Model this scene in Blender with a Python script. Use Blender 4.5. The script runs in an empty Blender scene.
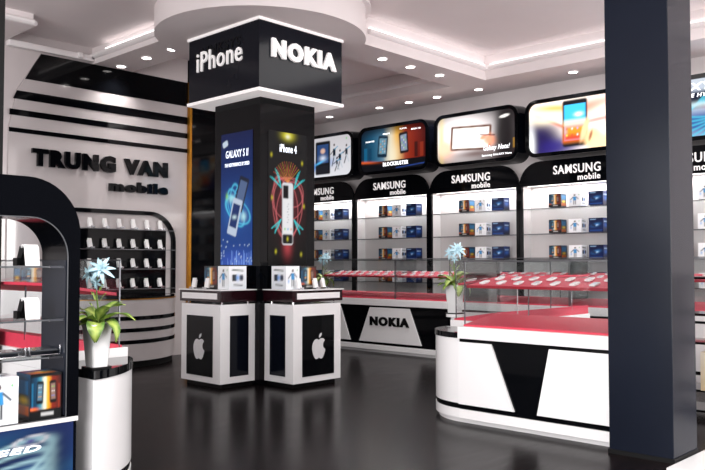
import bpy, bmesh, math, random
from mathutils import Vector, Matrix
random.seed(4)
S = bpy.context.scene
C = S.collection
PI = math.pi

# ------------------------------------------------------------------ camera
cd = bpy.data.cameras.new('camera'); cam = bpy.data.objects.new('camera', cd); C.objects.link(cam)
A = math.radians(43.6); P = math.atan(29/785)
fw = Vector((math.cos(A)*math.cos(P), math.sin(A)*math.cos(P), math.sin(P)))
cam.location = (0, 0, 1.3)
cam.rotation_euler = fw.to_track_quat('-Z', 'Y').to_euler()
cd.sensor_width = 36; cd.lens = 36*785/705; cd.clip_start = .05; cd.clip_end = 200
S.camera = cam
S.view_settings.view_transform = 'Standard'; S.view_settings.look = 'None'
S.view_settings.gamma = 1; S.view_settings.exposure = 0.45

# ------------------------------------------------------------------ world and big lights
w = bpy.data.worlds.new('world'); S.world = w; w.use_nodes = True
w.node_tree.nodes['Background'].inputs[0].default_value = (.86, .88, 1, 1)
w.node_tree.nodes['Background'].inputs[1].default_value = .12

def area(name, loc, rot, sx, sy, power, col=(1, .97, .95), spread=None):
    l = bpy.data.lights.new(name, 'AREA'); l.shape = 'RECTANGLE'; l.size = sx; l.size_y = sy
    l.energy = power; l.color = col
    if spread: l.spread = spread
    o = bpy.data.objects.new(name, l); C.objects.link(o); o.location = loc; o.rotation_euler = rot
    return o
# added area lights behind the camera, filling the ceiling and counter fronts
area('front_fill', (8.8, -3.8, 1.9), (-PI/2, 0, PI), 2.6, 3.6, 300, (1, .985, .98))
area('front_fill', (-3.8, 1.6, 1.9), (0, -PI/2, 0), 3.6, 9, 620, (1, .985, .98))
area('overhead_fill', (1.4, 1.4, 4.2), (0, 0, 0), 1.6, 1.6, 150)  # added area lights high up out of view, no fittings modelled
area('overhead_fill', (3.0, -1.2, 4.2), (0, 0, 0), 1.6, 1.6, 170)  # added to lift the underlit counter and pedestal fronts
area('overhead_fill', (7.6, 3.6, 4.2), (0, 0, 0), 2.0, 2.4, 50)

# ------------------------------------------------------------------ materials
def lin(c):
    return tuple((x/12.92 if x <= .04045 else ((x+.055)/1.055)**2.4) for x in c)
def hx(r, g, b): return lin((r/255, g/255, b/255))
MAT = {}
def mat(name, col, rough=.4, metal=0, coat=0, emis=None, es=0, spec=.5, noise=0, nscale=20):
    if name in MAT: return MAT[name]
    m = bpy.data.materials.new(name); m.use_nodes = True
    nt = m.node_tree; b = nt.nodes['Principled BSDF']
    c = hx(*col)
    b.inputs['Base Color'].default_value = (*c, 1); b.inputs['Roughness'].default_value = rough
    b.inputs['Metallic'].default_value = metal; b.inputs['Coat Weight'].default_value = coat
    b.inputs['Coat Roughness'].default_value = .04
    b.inputs['Specular IOR Level'].default_value = spec
    if noise:
        n = nt.nodes.new('ShaderNodeTexNoise'); n.inputs['Scale'].default_value = nscale; n.inputs['Detail'].default_value = 4
        tc = nt.nodes.new('ShaderNodeTexCoord'); nt.links.new(tc.outputs['Object'], n.inputs['Vector'])
        r = nt.nodes.new('ShaderNodeValToRGB')
        r.color_ramp.elements[0].position = .3; r.color_ramp.elements[1].position = .7
        r.color_ramp.elements[0].color = (*[x*(1-noise) for x in c], 1); r.color_ramp.elements[1].color = (*[min(1, x*(1+noise)) for x in c], 1)
        nt.links.new(n.outputs['Fac'], r.inputs['Fac']); nt.links.new(r.outputs['Color'], b.inputs['Base Color'])
    if emis:
        b.inputs['Emission Color'].default_value = (*hx(*emis), 1); b.inputs['Emission Strength'].default_value = es
    MAT[name] = m
    return m
WHITE = mat('white_lacquer', (238, 236, 237), .22, coat=.3, noise=.015, nscale=3)
WALLW = mat('pale_wall_paint', (205, 196, 196), .16, coat=.5, noise=.03, nscale=2)
CEIL = mat('ceiling_plaster', (234, 225, 225), .8, noise=.015, nscale=2)
MOULD = mat('cove_moulding', (244, 238, 238), .5, noise=.01, nscale=4)
BLACK = mat('black_gloss', (6, 7, 10), .06, spec=.16, noise=.05, nscale=5)
NAVY = mat('blue_black_gloss', (10, 13, 22), .1, spec=.2, noise=.08, nscale=5)
SLATE = mat('slate_lacquer', (30, 34, 44), .3, spec=.3, noise=.06, nscale=5)
MATTE = mat('black_matt', (7, 7, 8), .5, spec=.2, noise=.1, nscale=9)
RED = mat('red_felt', (200, 56, 78), .55, noise=.05, nscale=30)
DRED = mat('dark_red_edge', (150, 14, 36), .4, noise=.05, nscale=30)
MAROON = mat('maroon_gloss', (30, 8, 14), .12, spec=.4, noise=.05, nscale=7)
CHROME = mat('chrome', (215, 215, 218), .12, metal=1, noise=.03, nscale=12)
STEEL = mat('brushed_edge', (112, 112, 116), .3, metal=.8, noise=.04, nscale=12)
GOLD = mat('brass_trim', (190, 130, 40), .3, metal=.8, noise=.08, nscale=12)
PHW = mat('phone_white', (240, 238, 238), .25, noise=.01, nscale=20)
PHG = mat('phone_screen', (225, 226, 230), .12, noise=.03, nscale=20)
LAMP = mat('lamp_lens', (255, 255, 255), .5, emis=(255, 250, 246), es=9)
LED = mat('led_strip', (255, 255, 255), .5, emis=(255, 250, 248), es=2.2)
SIGNW = mat('lit_letter_white', (245, 243, 243), .35, emis=(255, 250, 248), es=.2, noise=.01)
POTW = mat('pot_glaze', (226, 226, 226), .25, coat=.4, noise=.01, nscale=4)
SOIL = mat('soil', (40, 30, 24), .9, noise=.3, nscale=60)
STEM = mat('plant_stem', (98, 128, 52), .5, noise=.15, nscale=30)

def glass(name, tint=(.93, .95, .95), ior=1.45):
    m = bpy.data.materials.new(name); m.use_nodes = True; nt = m.node_tree; nt.nodes.clear()
    o = nt.nodes.new('ShaderNodeOutputMaterial'); mx = nt.nodes.new('ShaderNodeMixShader')
    t = nt.nodes.new('ShaderNodeBsdfTransparent'); t.inputs[0].default_value = (*tint, 1)
    g = nt.nodes.new('ShaderNodeBsdfGlossy'); g.inputs['Roughness'].default_value = .02
    lw = nt.nodes.new('ShaderNodeLayerWeight'); lw.inputs['Blend'].default_value = .5
    pw = nt.nodes.new('ShaderNodeMath'); pw.operation = 'POWER'; pw.inputs[1].default_value = 4; nt.links.new(lw.outputs['Facing'], pw.inputs[0])
    f = nt.nodes.new('ShaderNodeMath'); f.operation = 'MULTIPLY_ADD'; f.inputs[1].default_value = .5; f.inputs[2].default_value = .035; nt.links.new(pw.outputs[0], f.inputs[0])
    nt.links.new(f.outputs[0], mx.inputs[0]); nt.links.new(t.outputs[0], mx.inputs[1]); nt.links.new(g.outputs[0], mx.inputs[2])
    nt.links.new(mx.outputs[0], o.inputs[0]); return m
GLASS = glass('clear_glass', (.95, .965, .965), 1.3)
SHELFG = glass('shelf_glass', (.86, .89, .89), 1.4)

def floor_mat():
    m = bpy.data.materials.new('dark_plank_floor'); m.use_nodes = True; nt = m.node_tree; b = nt.nodes['Principled BSDF']
    tc = nt.nodes.new('ShaderNodeTexCoord'); mp = nt.nodes.new('ShaderNodeMapping')
    mp.inputs['Rotation'].default_value = (0, 0, 0)
    br = nt.nodes.new('ShaderNodeTexBrick'); br.inputs['Scale'].default_value = 1
    br.inputs['Brick Width'].default_value = .9; br.inputs['Row Height'].default_value = .15
    br.inputs['Mortar Size'].default_value = .003
    br.inputs['Color1'].default_value = (*hx(27, 21, 22), 1); br.inputs['Color2'].default_value = (*hx(19, 15, 16), 1)
    br.inputs['Mortar'].default_value = (*hx(20, 17, 18), 1)
    n = nt.nodes.new('ShaderNodeTexNoise'); n.inputs['Scale'].default_value = 3; n.inputs['Detail'].default_value = 6
    mp2 = nt.nodes.new('ShaderNodeMapping'); mp2.inputs['Scale'].default_value = (1, 12, 1)
    mx = nt.nodes.new('ShaderNodeMixRGB'); mx.blend_type = 'MULTIPLY'; mx.inputs[0].default_value = .5
    L = nt.links.new
    L(tc.outputs['Object'], mp.inputs[0]); L(mp.outputs[0], br.inputs['Vector']); L(tc.outputs['Object'], mp2.inputs[0]); L(mp2.outputs[0], n.inputs['Vector'])
    L(br.outputs['Color'], mx.inputs[1]); L(n.outputs['Fac'], mx.inputs[2]); L(mx.outputs[0], b.inputs['Base Color'])
    rr = nt.nodes.new('ShaderNodeMapRange'); rr.inputs[3].default_value = .16; rr.inputs[4].default_value = .3
    L(n.outputs['Fac'], rr.inputs[0]); L(rr.outputs[0], b.inputs['Roughness'])
    bp = nt.nodes.new('ShaderNodeBump'); bp.inputs['Strength'].default_value = .12; bp.inputs['Distance'].default_value = .01
    L(br.outputs['Fac'], bp.inputs['Height']); bp.invert = True; L(bp.outputs[0], b.inputs['Normal'])
    b.inputs['Specular IOR Level'].default_value = .05
    return m
FLOOR = floor_mat()

def attr_mat(name, emis=0, rough=.3):
    m = bpy.data.materials.new(name); m.use_nodes = True; nt = m.node_tree; b = nt.nodes['Principled BSDF']
    a = nt.nodes.new('ShaderNodeAttribute'); a.attribute_name = 'Col'
    b.inputs['Roughness'].default_value = rough
    if emis:
        b.inputs['Base Color'].default_value = (.005, .005, .005, 1); b.inputs['Specular IOR Level'].default_value = .1
        nt.links.new(a.outputs['Color'], b.inputs['Emission Color']); b.inputs['Emission Strength'].default_value = emis
    else: nt.links.new(a.outputs['Color'], b.inputs['Base Color'])
    return m
SCREEN = attr_mat('backlit_screen', .75, .12)
SCREENB = attr_mat('bright_screen', 1.35, .12)
POSTER = attr_mat('backlit_poster', .62, .12)
PRINT = attr_mat('printed_card', 0, .3)
LEAF = attr_mat('variegated_leaf', 0, .4)
PETAL = attr_mat('petal', 0, .5)

# ------------------------------------------------------------------ builders (world coordinates in, local meshes out)
ORG = {}
def org(o): return ORG.get(o.name, Vector((0, 0, 0))) if o else Vector((0, 0, 0))
def thing(name, label, cat, loc, group=None):
    o = bpy.data.objects.new(name, None); C.objects.link(o); o.location = loc; o.empty_display_size = .1
    o['label'] = label; o['category'] = cat
    if group: o['group'] = group
    ORG[o.name] = Vector(loc); return o
def tag(o, label, cat, group=None):
    o['label'] = label; o['category'] = cat
    if group: o['group'] = group
    return o
def struct(o): o['kind'] = 'structure'; return o
class MB:
    """collects shapes into one mesh; f maps every point"""
    def __init__(s, f=None): s.v = []; s.f = []; s.c = []; s.map = f or (lambda p: p); s.smooth = False
    def add(s, vs, fs, cols=None):
        n = len(s.v); s.v += [Vector(s.map(tuple(p))) for p in vs]; s.f += [tuple(n+i for i in f) for f in fs]
        if cols: s.c += cols
        return s
    def box(s, lo, hi):
        x0, y0, z0 = lo; x1, y1, z1 = hi
        return s.add([(x0,y0,z0),(x1,y0,z0),(x1,y1,z0),(x0,y1,z0),(x0,y0,z1),(x1,y0,z1),(x1,y1,z1),(x0,y1,z1)],
                     [(0,3,2,1),(4,5,6,7),(0,1,5,4),(1,2,6,5),(2,3,7,6),(3,0,4,7)])
    def prism(s, pts, a, b, ax='z', b_pts=None):
        """polygon pts (2D) extruded along ax from a to b; plane axes are the two others in xyz order"""
        def P3(p, t):
            if ax == 'z': return (p[0], p[1], t)
            if ax == 'x': return (t, p[0], p[1])
            return (p[0], t, p[1])
        q = b_pts or pts; n = len(pts)
        return s.add([P3(p, a) for p in pts]+[P3(p, b) for p in q], [tuple(range(n)), tuple(range(2*n-1, n-1, -1))]+[(i, (i+1) % n, n+(i+1) % n, n+i) for i in range(n)])
    def ring(s, outer, inner, a, b, ax='x'):
        def P3(p, t):
            if ax == 'z': return (p[0], p[1], t)
            if ax == 'x': return (t, p[0], p[1])
            return (p[0], t, p[1])
        n = len(outer); v = [P3(p, t) for t in (a, b) for p in list(outer)+list(inner)]; f = []
        for i in range(n):
            j = (i+1) % n
            f += [(i, j, n+j, n+i), (2*n+i, 3*n+i, 3*n+j, 2*n+j), (i, 2*n+i, 2*n+j, j), (n+i, n+j, 3*n+j, 3*n+i)]
        return s.add(v, f)
    def cyl(s, c, r, z0, z1, n=24, r1=None):
        r1 = r if r1 is None else r1
        p = [(c[0]+r*math.cos(2*PI*i/n), c[1]+r*math.sin(2*PI*i/n)) for i in range(n)]
        q = [(c[0]+r1*math.cos(2*PI*i/n), c[1]+r1*math.sin(2*PI*i/n)) for i in range(n)]
        return s.prism(p, z0, z1, 'z', q)
    def tube(s, pts, r, n=8):
        pts = [Vector(p) for p in pts]; vs = []; fs = []
        for i, p in enumerate(pts):
            d = (pts[min(i+1, len(pts)-1)]-pts[max(i-1, 0)]).normalized()
            a = d.orthogonal().normalized(); b = d.cross(a)
            rr = r[i] if isinstance(r, (list, tuple)) else r
            vs += [p+a*rr*math.cos(2*PI*k/n)+b*rr*math.sin(2*PI*k/n) for k in range(n)]
        for i in range(len(pts)-1):
            for k in range(n): fs.append((i*n+k, i*n+(k+1) % n, (i+1)*n+(k+1) % n, (i+1)*n+k))
        fs += [tuple(range(n-1, -1, -1)), tuple((len(pts)-1)*n+k for k in range(n))]
        return s.add(vs, fs)
    def build(s, name, m, parent=None, bevel=0, smooth=None):
        vs = s.v
        o0 = org(parent)
        if parent is None:
            lo = [min(v[i] for v in vs) for i in range(3)]; hi = [max(v[i] for v in vs) for i in range(3)]
            o0 = Vector(((lo[0]+hi[0])/2, (lo[1]+hi[1])/2, lo[2]))
        me = bpy.data.meshes.new(name); me.from_pydata([v-o0 for v in vs], [], s.f)
        if s.c:
            a = me.attributes.new('Col', 'FLOAT_COLOR', 'POINT')
            a.data.foreach_set('color', [x for c in s.c for x in (*c, 1)])
        else:
            bm = bmesh.new(); bm.from_mesh(me); bmesh.ops.recalc_face_normals(bm, faces=bm.faces)
            if bevel:
                es = [e for e in bm.edges if len(e.link_faces) == 2 and e.calc_face_angle(0) > .6]
                bmesh.ops.bevel(bm, geom=es, offset=bevel, segments=2, affect='EDGES', profile=.5, clamp_overlap=True)
            bm.to_mesh(me); bm.free()
        me.materials.append(m)
        if smooth:
            me.polygons.foreach_set('use_smooth', [True]*len(me.polygons))
            if smooth != 1: me.set_sharp_from_angle(angle=smooth)
        o = bpy.data.objects.new(name, me); C.objects.link(o)
        if parent: o.parent = parent; ORG[o.name] = o0
        else: o.location = o0; ORG[o.name] = o0
        return o
SM = .6
def box(name, lo, hi, m, parent=None, bevel=0, f=None): return MB(f).box(lo, hi).build(name, m, parent, bevel)

def rrect(x0, x1, y0, y1, r, n=8):
    """rounded rectangle, counter-clockwise; r one radius or (bl, br, tr, tl)"""
    if not isinstance(r, (tuple, list)): r = (r,)*4
    out = []
    for (cx, cy, a, rr) in ((x0, y0, PI, r[0]), (x1, y0, 1.5*PI, r[1]), (x1, y1, 0, r[2]), (x0, y1, .5*PI, r[3])):
        sx = 1 if cx == x0 else -1; sy = 1 if cy == y0 else -1
        for k in range(n+1):
            t = a+.5*PI*k/n; out.append((cx+sx*rr+rr*math.cos(t), cy+sy*rr+rr*math.sin(t)))
    return out

def text(name, s, p0, u, v, W, H, depth, m, parent, off=0, shear=0, f=None):
    cu = bpy.data.curves.new('t', 'FONT'); cu.body = s; cu.size = 1; cu.extrude = 1; cu.offset = off; cu.shear = shear; cu.resolution_u = 3
    cu.space_character = 1.0+off*2.6+(.06 if off else 0)
    o = bpy.data.objects.new('t', cu); C.objects.link(o); bpy.context.view_layer.update()
    me = bpy.data.meshes.new_from_object(o); bpy.data.objects.remove(o)
    xs = [q.co.x for q in me.vertices]; ys = [q.co.y for q in me.vertices]
    x0, x1, y0, y1 = min(xs), max(xs), min(ys), max(ys)
    p0 = Vector(p0); u = Vector(u).normalized(); v = Vector(v).normalized(); n = u.cross(v)
    b = MB(f)
    b.add([p0+u*(q.co.x-x0)/(x1-x0)*W+v*(q.co.y-y0)/(y1-y0)*H+n*(q.co.z*.5+.5)*depth for q in me.vertices], [tuple(q.vertices) for q in me.polygons])
    bpy.data.meshes.remove(me)
    return b.build(name, m, parent)

# ---- painting of flat printed things: a colour per grid point
class Art:
    def __init__(s, nx, ny, W, H): s.nx, s.ny, s.W, s.H = nx, ny, W, H; s.c = [(0., 0., 0.)]*((nx+1)*(ny+1))
    def each(s, fn):
        k = 0
        for j in range(s.ny+1):
            for i in range(s.nx+1):
                r = fn(i/s.nx, j/s.ny)
                if r is not None:
                    col, a = r; o = s.c[k]
                    a = max(0, min(1, a)); s.c[k] = tuple(o[q]*(1-a)+col[q]*a for q in range(3))
                k += 1
        return s
    def grad(s, c0, c1, c2=None):
        c0, c1 = hx(*c0), hx(*c1)
        return s.each(lambda u, v: (tuple(c0[q]*(1-v)+c1[q]*v for q in range(3)), 1))
    def hgrad(s, stops):
        st = [(t, hx(*c)) for t, c in stops]
        def fn(u, v):
            for (a, ca), (b, cb) in zip(st, st[1:]):
                if u <= b: t = (u-a)/(b-a+1e-9); return (tuple(ca[q]*(1-t)+cb[q]*t for q in range(3)), 1)
            return (st[-1][1], 1)
        return s.each(fn)
    def rect(s, x0, y0, x1, y1, c, a=1, rot=0, soft=.004, rad=0):
        c = hx(*c); cx, cy = (x0+x1)/2*s.W, (y0+y1)/2*s.H; hw, hh = (x1-x0)/2*s.W, (y1-y0)/2*s.H; ca, sa = math.cos(rot), math.sin(rot)
        def fn(u, v):
            dx, dy = u*s.W-cx, v*s.H-cy; X = abs(dx*ca+dy*sa)-hw+rad; Y = abs(-dx*sa+dy*ca)-hh+rad
            d = math.hypot(max(X, 0), max(Y, 0))+min(max(X, Y), 0)-rad
            if d > soft: return None
            return (c, a*min(1, .5-d/(2*soft)))
        return s.each(fn)
    def glow(s, x, y, rx, ry, c, a=1, rot=0, p=2):
        c = hx(*c); ca, sa = math.cos(rot), math.sin(rot)
        def fn(u, v):
            dx, dy = (u-x)*s.W, (v-y)*s.H; X = (dx*ca+dy*sa)/(rx*s.W); Y = (-dx*sa+dy*ca)/(ry*s.W)
            d = X*X+Y*Y
            return (c, a*math.exp(-d**(p/2)*2.3)) if d < 4 else None
        return s.each(fn)
    def arc(s, x, y, rx, ry, wd, c, a=1, rot=0):
        c = hx(*c); ca, sa = math.cos(rot), math.sin(rot)
        def fn(u, v):
            dx, dy = (u-x)*s.W, (v-y)*s.H; X = (dx*ca+dy*sa)/(rx*s.W); Y = (-dx*sa+dy*ca)/(ry*s.W)
            d = abs(math.hypot(X, Y)-1)*min(rx, ry)*s.W/wd
            return (c, a*math.exp(-d*d)) if d < 3 else None
        return s.each(fn)
    def line(s, x0, y0, x1, y1, wd, c, a=1):
        c = hx(*c); ax, ay, bx, by = x0*s.W, y0*s.H, x1*s.W, y1*s.H; L2 = (bx-ax)**2+(by-ay)**2
        def fn(u, v):
            px, py = u*s.W, v*s.H; t = max(0, min(1, ((px-ax)*(bx-ax)+(py-ay)*(by-ay))/L2))
            d = math.hypot(px-ax-t*(bx-ax), py-ay-t*(by-ay))/wd
            return (c, a*math.exp(-d*d)) if d < 3 else None
        return s.each(fn)
    def put(s, b, p0, u, v, W=None, H=None):
        W = W or s.W; H = H or s.H
        p0 = Vector(p0); u = Vector(u).normalized(); v = Vector(v).normalized()
        vs = [p0+u*W*i/s.nx+v*H*j/s.ny for j in range(s.ny+1) for i in range(s.nx+1)]; n = s.nx+1
        b.add(vs, [(j*n+i, j*n+i+1, (j+1)*n+i+1, (j+1)*n+i) for j in range(s.ny) for i in range(s.nx)], list(s.c)); return b

def copy_tree(o, parent=None):
    c = o.copy(); C.objects.link(c); c.parent = parent
    for ch in list(o.children): copy_tree(ch, c)
    return c
ORD = ['first', 'second', 'third', 'fourth', 'fifth', 'sixth', 'seventh', 'eighth', 'ninth', 'tenth', 'eleventh', 'twelfth',
       'thirteenth', 'fourteenth', 'fifteenth', 'sixteenth', 'seventeenth', 'eighteenth', 'nineteenth', 'twentieth']
swap = lambda p: (p[1], p[0], p[2])

# ================================================================== THE SETTING
struct(box('floor', (-4, -4, -.1), (10.6, 11.6, 0), FLOOR))
struct(box('trim_1', (5.0, -.6, 0), (10.28, 2.02, .012), mat('white_floor_tile', (236, 236, 236), .12, noise=.02, nscale=3)))
ZC, ZS = 4.30, 3.95
struct(box('ceiling', (-4, -4, ZC), (10.6, 11.6, ZC+.1), CEIL))
struct(box('wall_back', (10.28, -4, 0), (10.4, 11.5, ZC), mat('grey_wall_paint', (226, 218, 218), .55, noise=.02, nscale=2)))
struct(box('wall_left', (-4, 9.65, 0), (6.62, 9.75, ZC), WALLW))
struct(box('wall_corner', (6.62, 11.3, 0), (10.28, 11.4, ZC), WALLW))
struct(box('wall_return', (6.5, 9.75, 0), (6.62, 11.3, ZC), WALLW))
struct(box('ceiling_left', (-4, 6.2, 4.17), (5.11, 9.65, ZC), CEIL))
# lowered soffits
struct(box('trim_2', (5.11, 7.9, ZS), (5.69, 9.65, ZC), CEIL))
struct(box('trim_3', (6.7, 6.36, ZS), (9.45, 6.97, ZC), CEIL))
struct(box('trim_4', (9.45, -4, ZS), (10.28, 11.3, ZC), CEIL))
struct(box('trim_5', (-4, 8.8, 4.03), (3.93, 9.65, ZC), CEIL))
def moulding(name, p, q, out, dz=0):
    """half round ledge with a raised lip along the upper edge of a soffit from p to q, leaning out"""
    p = Vector((*p, 0)); q = Vector((*q, 0)); out = Vector((*out, 0))
    prof = [(0, 4.085), (.03, 4.09), (.05, 4.11), (.05, 4.135), (.035, 4.15), (.0, 4.15)]
    v = []
    for e in (p, q):
        for d, z in prof: v.append(tuple(e+out*d+Vector((0, 0, z+dz))))
    n = len(prof)
    b = MB().add(v, [tuple(range(n)), tuple(range(2*n-1, n-1, -1))]+[(i, (i+1) % n, n+(i+1) % n, n+i) for i in range(n)])
    return struct(b.build(name, MOULD))
moulding('trim_6', (5.11, 8.0), (5.11, 9.65), (-1, 0), -.07)
moulding('trim_7', (6.95, 6.36), (9.45, 6.36), (0, -1))
moulding('trim_8', (9.45, -3), (9.45, 6.36), (-1, 0))
moulding('trim_9', (9.45, 6.97), (9.45, 11.3), (-1, 0))
moulding('trim_10', (6.9, 6.97), (9.45, 6.97), (0, 1))
moulding('trim_11', (5.69, 7.9), (5.69, 9.65), (1, 0))
moulding('trim_12', (-3, 8.8), (3.93, 8.8), (0, -1), -.055)
moulding('trim_13', (3.93, 8.8), (3.93, 9.65), (1, 0), -.055)
struct(MB().box((3.97, 9.56, 3.97), (5.11, 9.65, 4.05)).build('trim_14', MOULD, None, .015))
# mitre blocks where the mouldings meet
for k, (x, y) in enumerate(((9.42, 6.33), (9.42, 7.0), (5.08, 9.6), (4.9, 9.58))):
    struct(MB().box((x-.04, y-.04, 4.08 if k < 2 else 3.98), (x+.04, y+.04, 4.155 if k < 2 else 4.06)).build('trim_%d' % (15+k), MOULD, None, .02))

# striped feature panel of the left wall
def xcurve(z):
    pts = [(0, 4.01), (3.06, 4.01), (3.2, 4.015), (3.35, 4.06), (3.5, 4.13), (3.6, 4.2), (3.8, 4.31), (3.95, 4.4)]
    for (a, xa), (b, xb) in zip(pts, pts[1:]):
        if z <= b: return xa+(xb-xa)*(z-a)/(b-a)
    return pts[-1][1]
def band(z0, z1, d0, d1, name, m, x1=6.6):
    n = 8; pts = [(xcurve(z0+(z1-z0)*k/n), z0+(z1-z0)*k/n) for k in range(n+1)]+[(x1, z1), (x1, z0)]
    return struct(MB().prism(pts, 9.65-d1, 9.65-d0, 'y').build(name, m))
band(0, ZS, 0, .03, 'wall_panel', mat('pale_gloss_panel', (190, 182, 182), .1, coat=.6, noise=.03, nscale=2))
for k, (a, b_) in enumerate(((3.60, 3.95), (3.335, 3.442), (3.13, 3.205), (2.92, 2.976))):
    band(a, b_, .03, .036, 'trim_%d' % (20+k), BLACK)
struct(box('trim_30', (6.6, 9.56, 0), (6.64, 9.66, 3.95), GOLD))
# mounted letters on the left wall
sg = thing('wall_sign', 'black raised letters TRUNG VAN mobile on the pale striped wall', 'sign', (5.2, 9.62, 2.25))
text('lettering', 'TRUNG', (4.29, 9.615, 2.52), (1, 0, 0), (0, 0, 1), 1.14, .225, .05, BLACK, sg, .065)
text('lettering', 'VAN', (5.565, 9.615, 2.52), (1, 0, 0), (0, 0, 1), .68, .215, .05, BLACK, sg, .065)
text('lettering', 'mobile', (5.345, 9.615, 2.275), (1, 0, 0), (0, 0, 1), .905, .15, .05, BLACK, sg, .055)

# ================================================================== PILLARS
SH0, SH1, SV0, SV1 = 5.43, 6.24, 6.55, 7.36
dp = thing('display_pillar', 'black glossy square pillar with lit posters and a signed header box', 'pillar', (5.835, 6.955, 0))
box('shaft', (SH0, SV0, 0), (SH1, SV1, 3.9), BLACK, dp)
hd = box('header_box', (5.225, 6.325, 3.15), (6.46, 7.59, 3.87), mat('header_gloss', (20, 22, 30), .12, spec=.15, noise=.05, nscale=6), dp)
MB().box((5.21, 6.31, 3.115), (6.475, 7.605, 3.15)).build('lower_trim', mat('lit_edge', (240, 236, 236), .4, emis=(255, 248, 246), es=.25), dp)
MB().box((5.21, 6.31, 3.87), (6.475, 7.605, 3.9)).build('upper_trim', MAT['lit_edge'], dp)
# lettering on the header
text('lettering', 'iPhone', (5.224, 7.42, 3.48), (0, -1, 0), (0, 0, 1), .82, .225, .018, SIGNW, dp, .004)
text('lettering', 'LINKSYS', (5.224, 7.33, 3.655), (0, -1, 0), (0, 0, 1), .69, .1, .006, MATTE, dp, .0)
box('emblem', (5.215, 7.4, 3.62), (5.225, 7.46, 3.7), MATTE, dp)
text('lettering', 'NOKIA', (5.384, 6.324, 3.5), (1, 0, 0), (0, 0, 1), .965, .205, .03, SIGNW, dp, .06)

def poster(name, fn, p0, u, W, H, nx, ny, m, parent, fm=None):
    b = MB(); a = Art(nx, ny, W, H); fn(a); a.put(b, p0, u, (0, 0, 1))
    return b.build(name, m, parent)
def paint_galaxy(a):
    a.grad((20, 70, 150), (22, 32, 78))
    a.glow(.5, .42, .55, .5, (40, 120, 210), .8)
    a.glow(.5, .03, .8, .3, (60, 90, 200), .7)
    a.rect(.05, .9, .22, .945, (220, 235, 250), .9, .35, .006, .02)
    for k in range(6):
        t = k*1.05
        a.arc(.5+.08*math.cos(t), .45+.05*math.sin(t), .22+.04*k, .11+.02*k, .008, (90, 210, 250), .75, .9+.35*k)
    a.glow(.35, .5, .14, .12, (190, 250, 255), .8); a.glow(.72, .36, .13, .13, (200, 250, 255), .85); a.glow(.2, .52, .06, .1, (150, 220, 90), .8)
    a.rect(.5, .4, .8, .66, (30, 36, 54), 1, -.35, .006, .02); a.rect(.54, .43, .76, .63, (90, 110, 150), 1, -.35, .006)
    a.rect(.3, .22, .6, .5, (200, 214, 235), 1, -.3, .006, .02); a.rect(.34, .28, .56, .46, (24, 50, 110), 1, -.3, .006)
    a.glow(.44, .36, .1, .06, (220, 250, 255), .9)
    R = random.Random(2)
    for k in range(44):
        x = R.random(); h = .02+.09*R.random()
        a.rect(x, 0, x+.015, h, (130, 170, 250), .6, 0, .004)
    for k in range(30): a.glow(R.random(), R.random()*.2, .02, .02, (220, 240, 255), .9)
def paint_iphone(a):
    a.grad((3, 3, 3), (26, 26, 28))
    a.glow(.5, .98, .22, .14, (250, 240, 60), 1); a.glow(.5, .97, .08, .06, (255, 255, 230), 1)
    a.glow(.5, .42, .55, .7, (110, 30, 40), .5)
    for (x, y, rx, ry, r) in ((.45, .42, .32, .6, .1), (.55, .42, .33, .55, -.2), (.5, .5, .4, .42, .5), (.62, .55, .28, .3, .9), (.36, .45, .2, .55, .2)):
        a.arc(x, y, rx, ry, .006, (240, 120, 125), .6, r)
    a.glow(.5, .5, .3, .45, (160, 70, 80), .35)
    for k in range(14):
        t = -1.1+2.2*k/15
        a.line(.5, .62, .5+.4*math.sin(t), .62+.16*math.cos(t), .004, (250, 190, 60) if k % 2 else (250, 110, 90), .55)
    for sx in (-1, 1):
        for k in range(7):
            t = .35+.13*k
            a.line(.5+sx*.17, .58, .5+sx*(.18+(.12+.03*k)*math.sin(t)), .6+(.07+.03*((k*5) % 4))*math.cos(t), .005, (60, 220, 225), .75)
            a.line(.5+sx*.17, .34, .5+sx*(.2+(.16+.03*((k*3) % 4))*math.sin(t)), .3-(.03+.02*((k*5) % 4))*math.cos(t), .005, (60, 220, 225), .7)
    a.glow(.5, .14, .16, .3, (230, 80, 90), .6)
    a.rect(.36, .15, .64, .62, (238, 238, 242), 1, 0, .006, .03); a.rect(.39, .24, .61, .5, (250, 250, 252), 1); a.rect(.37, .16, .63, .23, (20, 20, 24), 1, 0, .006, .02)
    a.rect(.38, .5, .52, .6, (14, 14, 18), 1, 0, .005, .01)
    for k in range(3): a.glow(.43+.08*k, .27, .03, .03, ((90, 220, 90), (90, 190, 240), (250, 150, 60))[k], 1)
    for k in range(8): a.glow(.5+.02*(k % 2), .32+.02*k, .025, .015, (100, 110, 130), .7)
    for (x, y) in ((.08, .82), (.88, .78), (.1, .5), (.93, .45), (.2, .1), (.86, .08), (.5, .195)): a.glow(x, y, .035, .06, (220, 210, 40), .9)
poster('poster', paint_galaxy, (5.425, 7.235, 1.29), (0, -1, 0), .565, 1.48, 56, 140, POSTER, dp)
poster('poster', paint_iphone, (5.54, 6.545, 1.29), (1, 0, 0), .57, 1.475, 56, 140, POSTER, dp)
LT = mat('poster_lettering', (240, 245, 255), .4, emis=(235, 242, 255), es=.9)
text('lettering', 'GALAXY S II', (5.42, 7.14, 2.49), (0, -1, 0), (0, 0, 1), .4, .085, .002, LT, dp, .005, .1)
text('lettering', 'THE NEXTPERIENCE BY SPEED', (5.42, 7.16, 2.39), (0, -1, 0), (0, 0, 1), .44, .04, .002, LT, dp, .01)
text('lettering', 'iPhone 4', (5.7, 6.54, 2.54), (1, 0, 0), (0, 0, 1), .25, .09, .002, LT, dp, .012)
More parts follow.
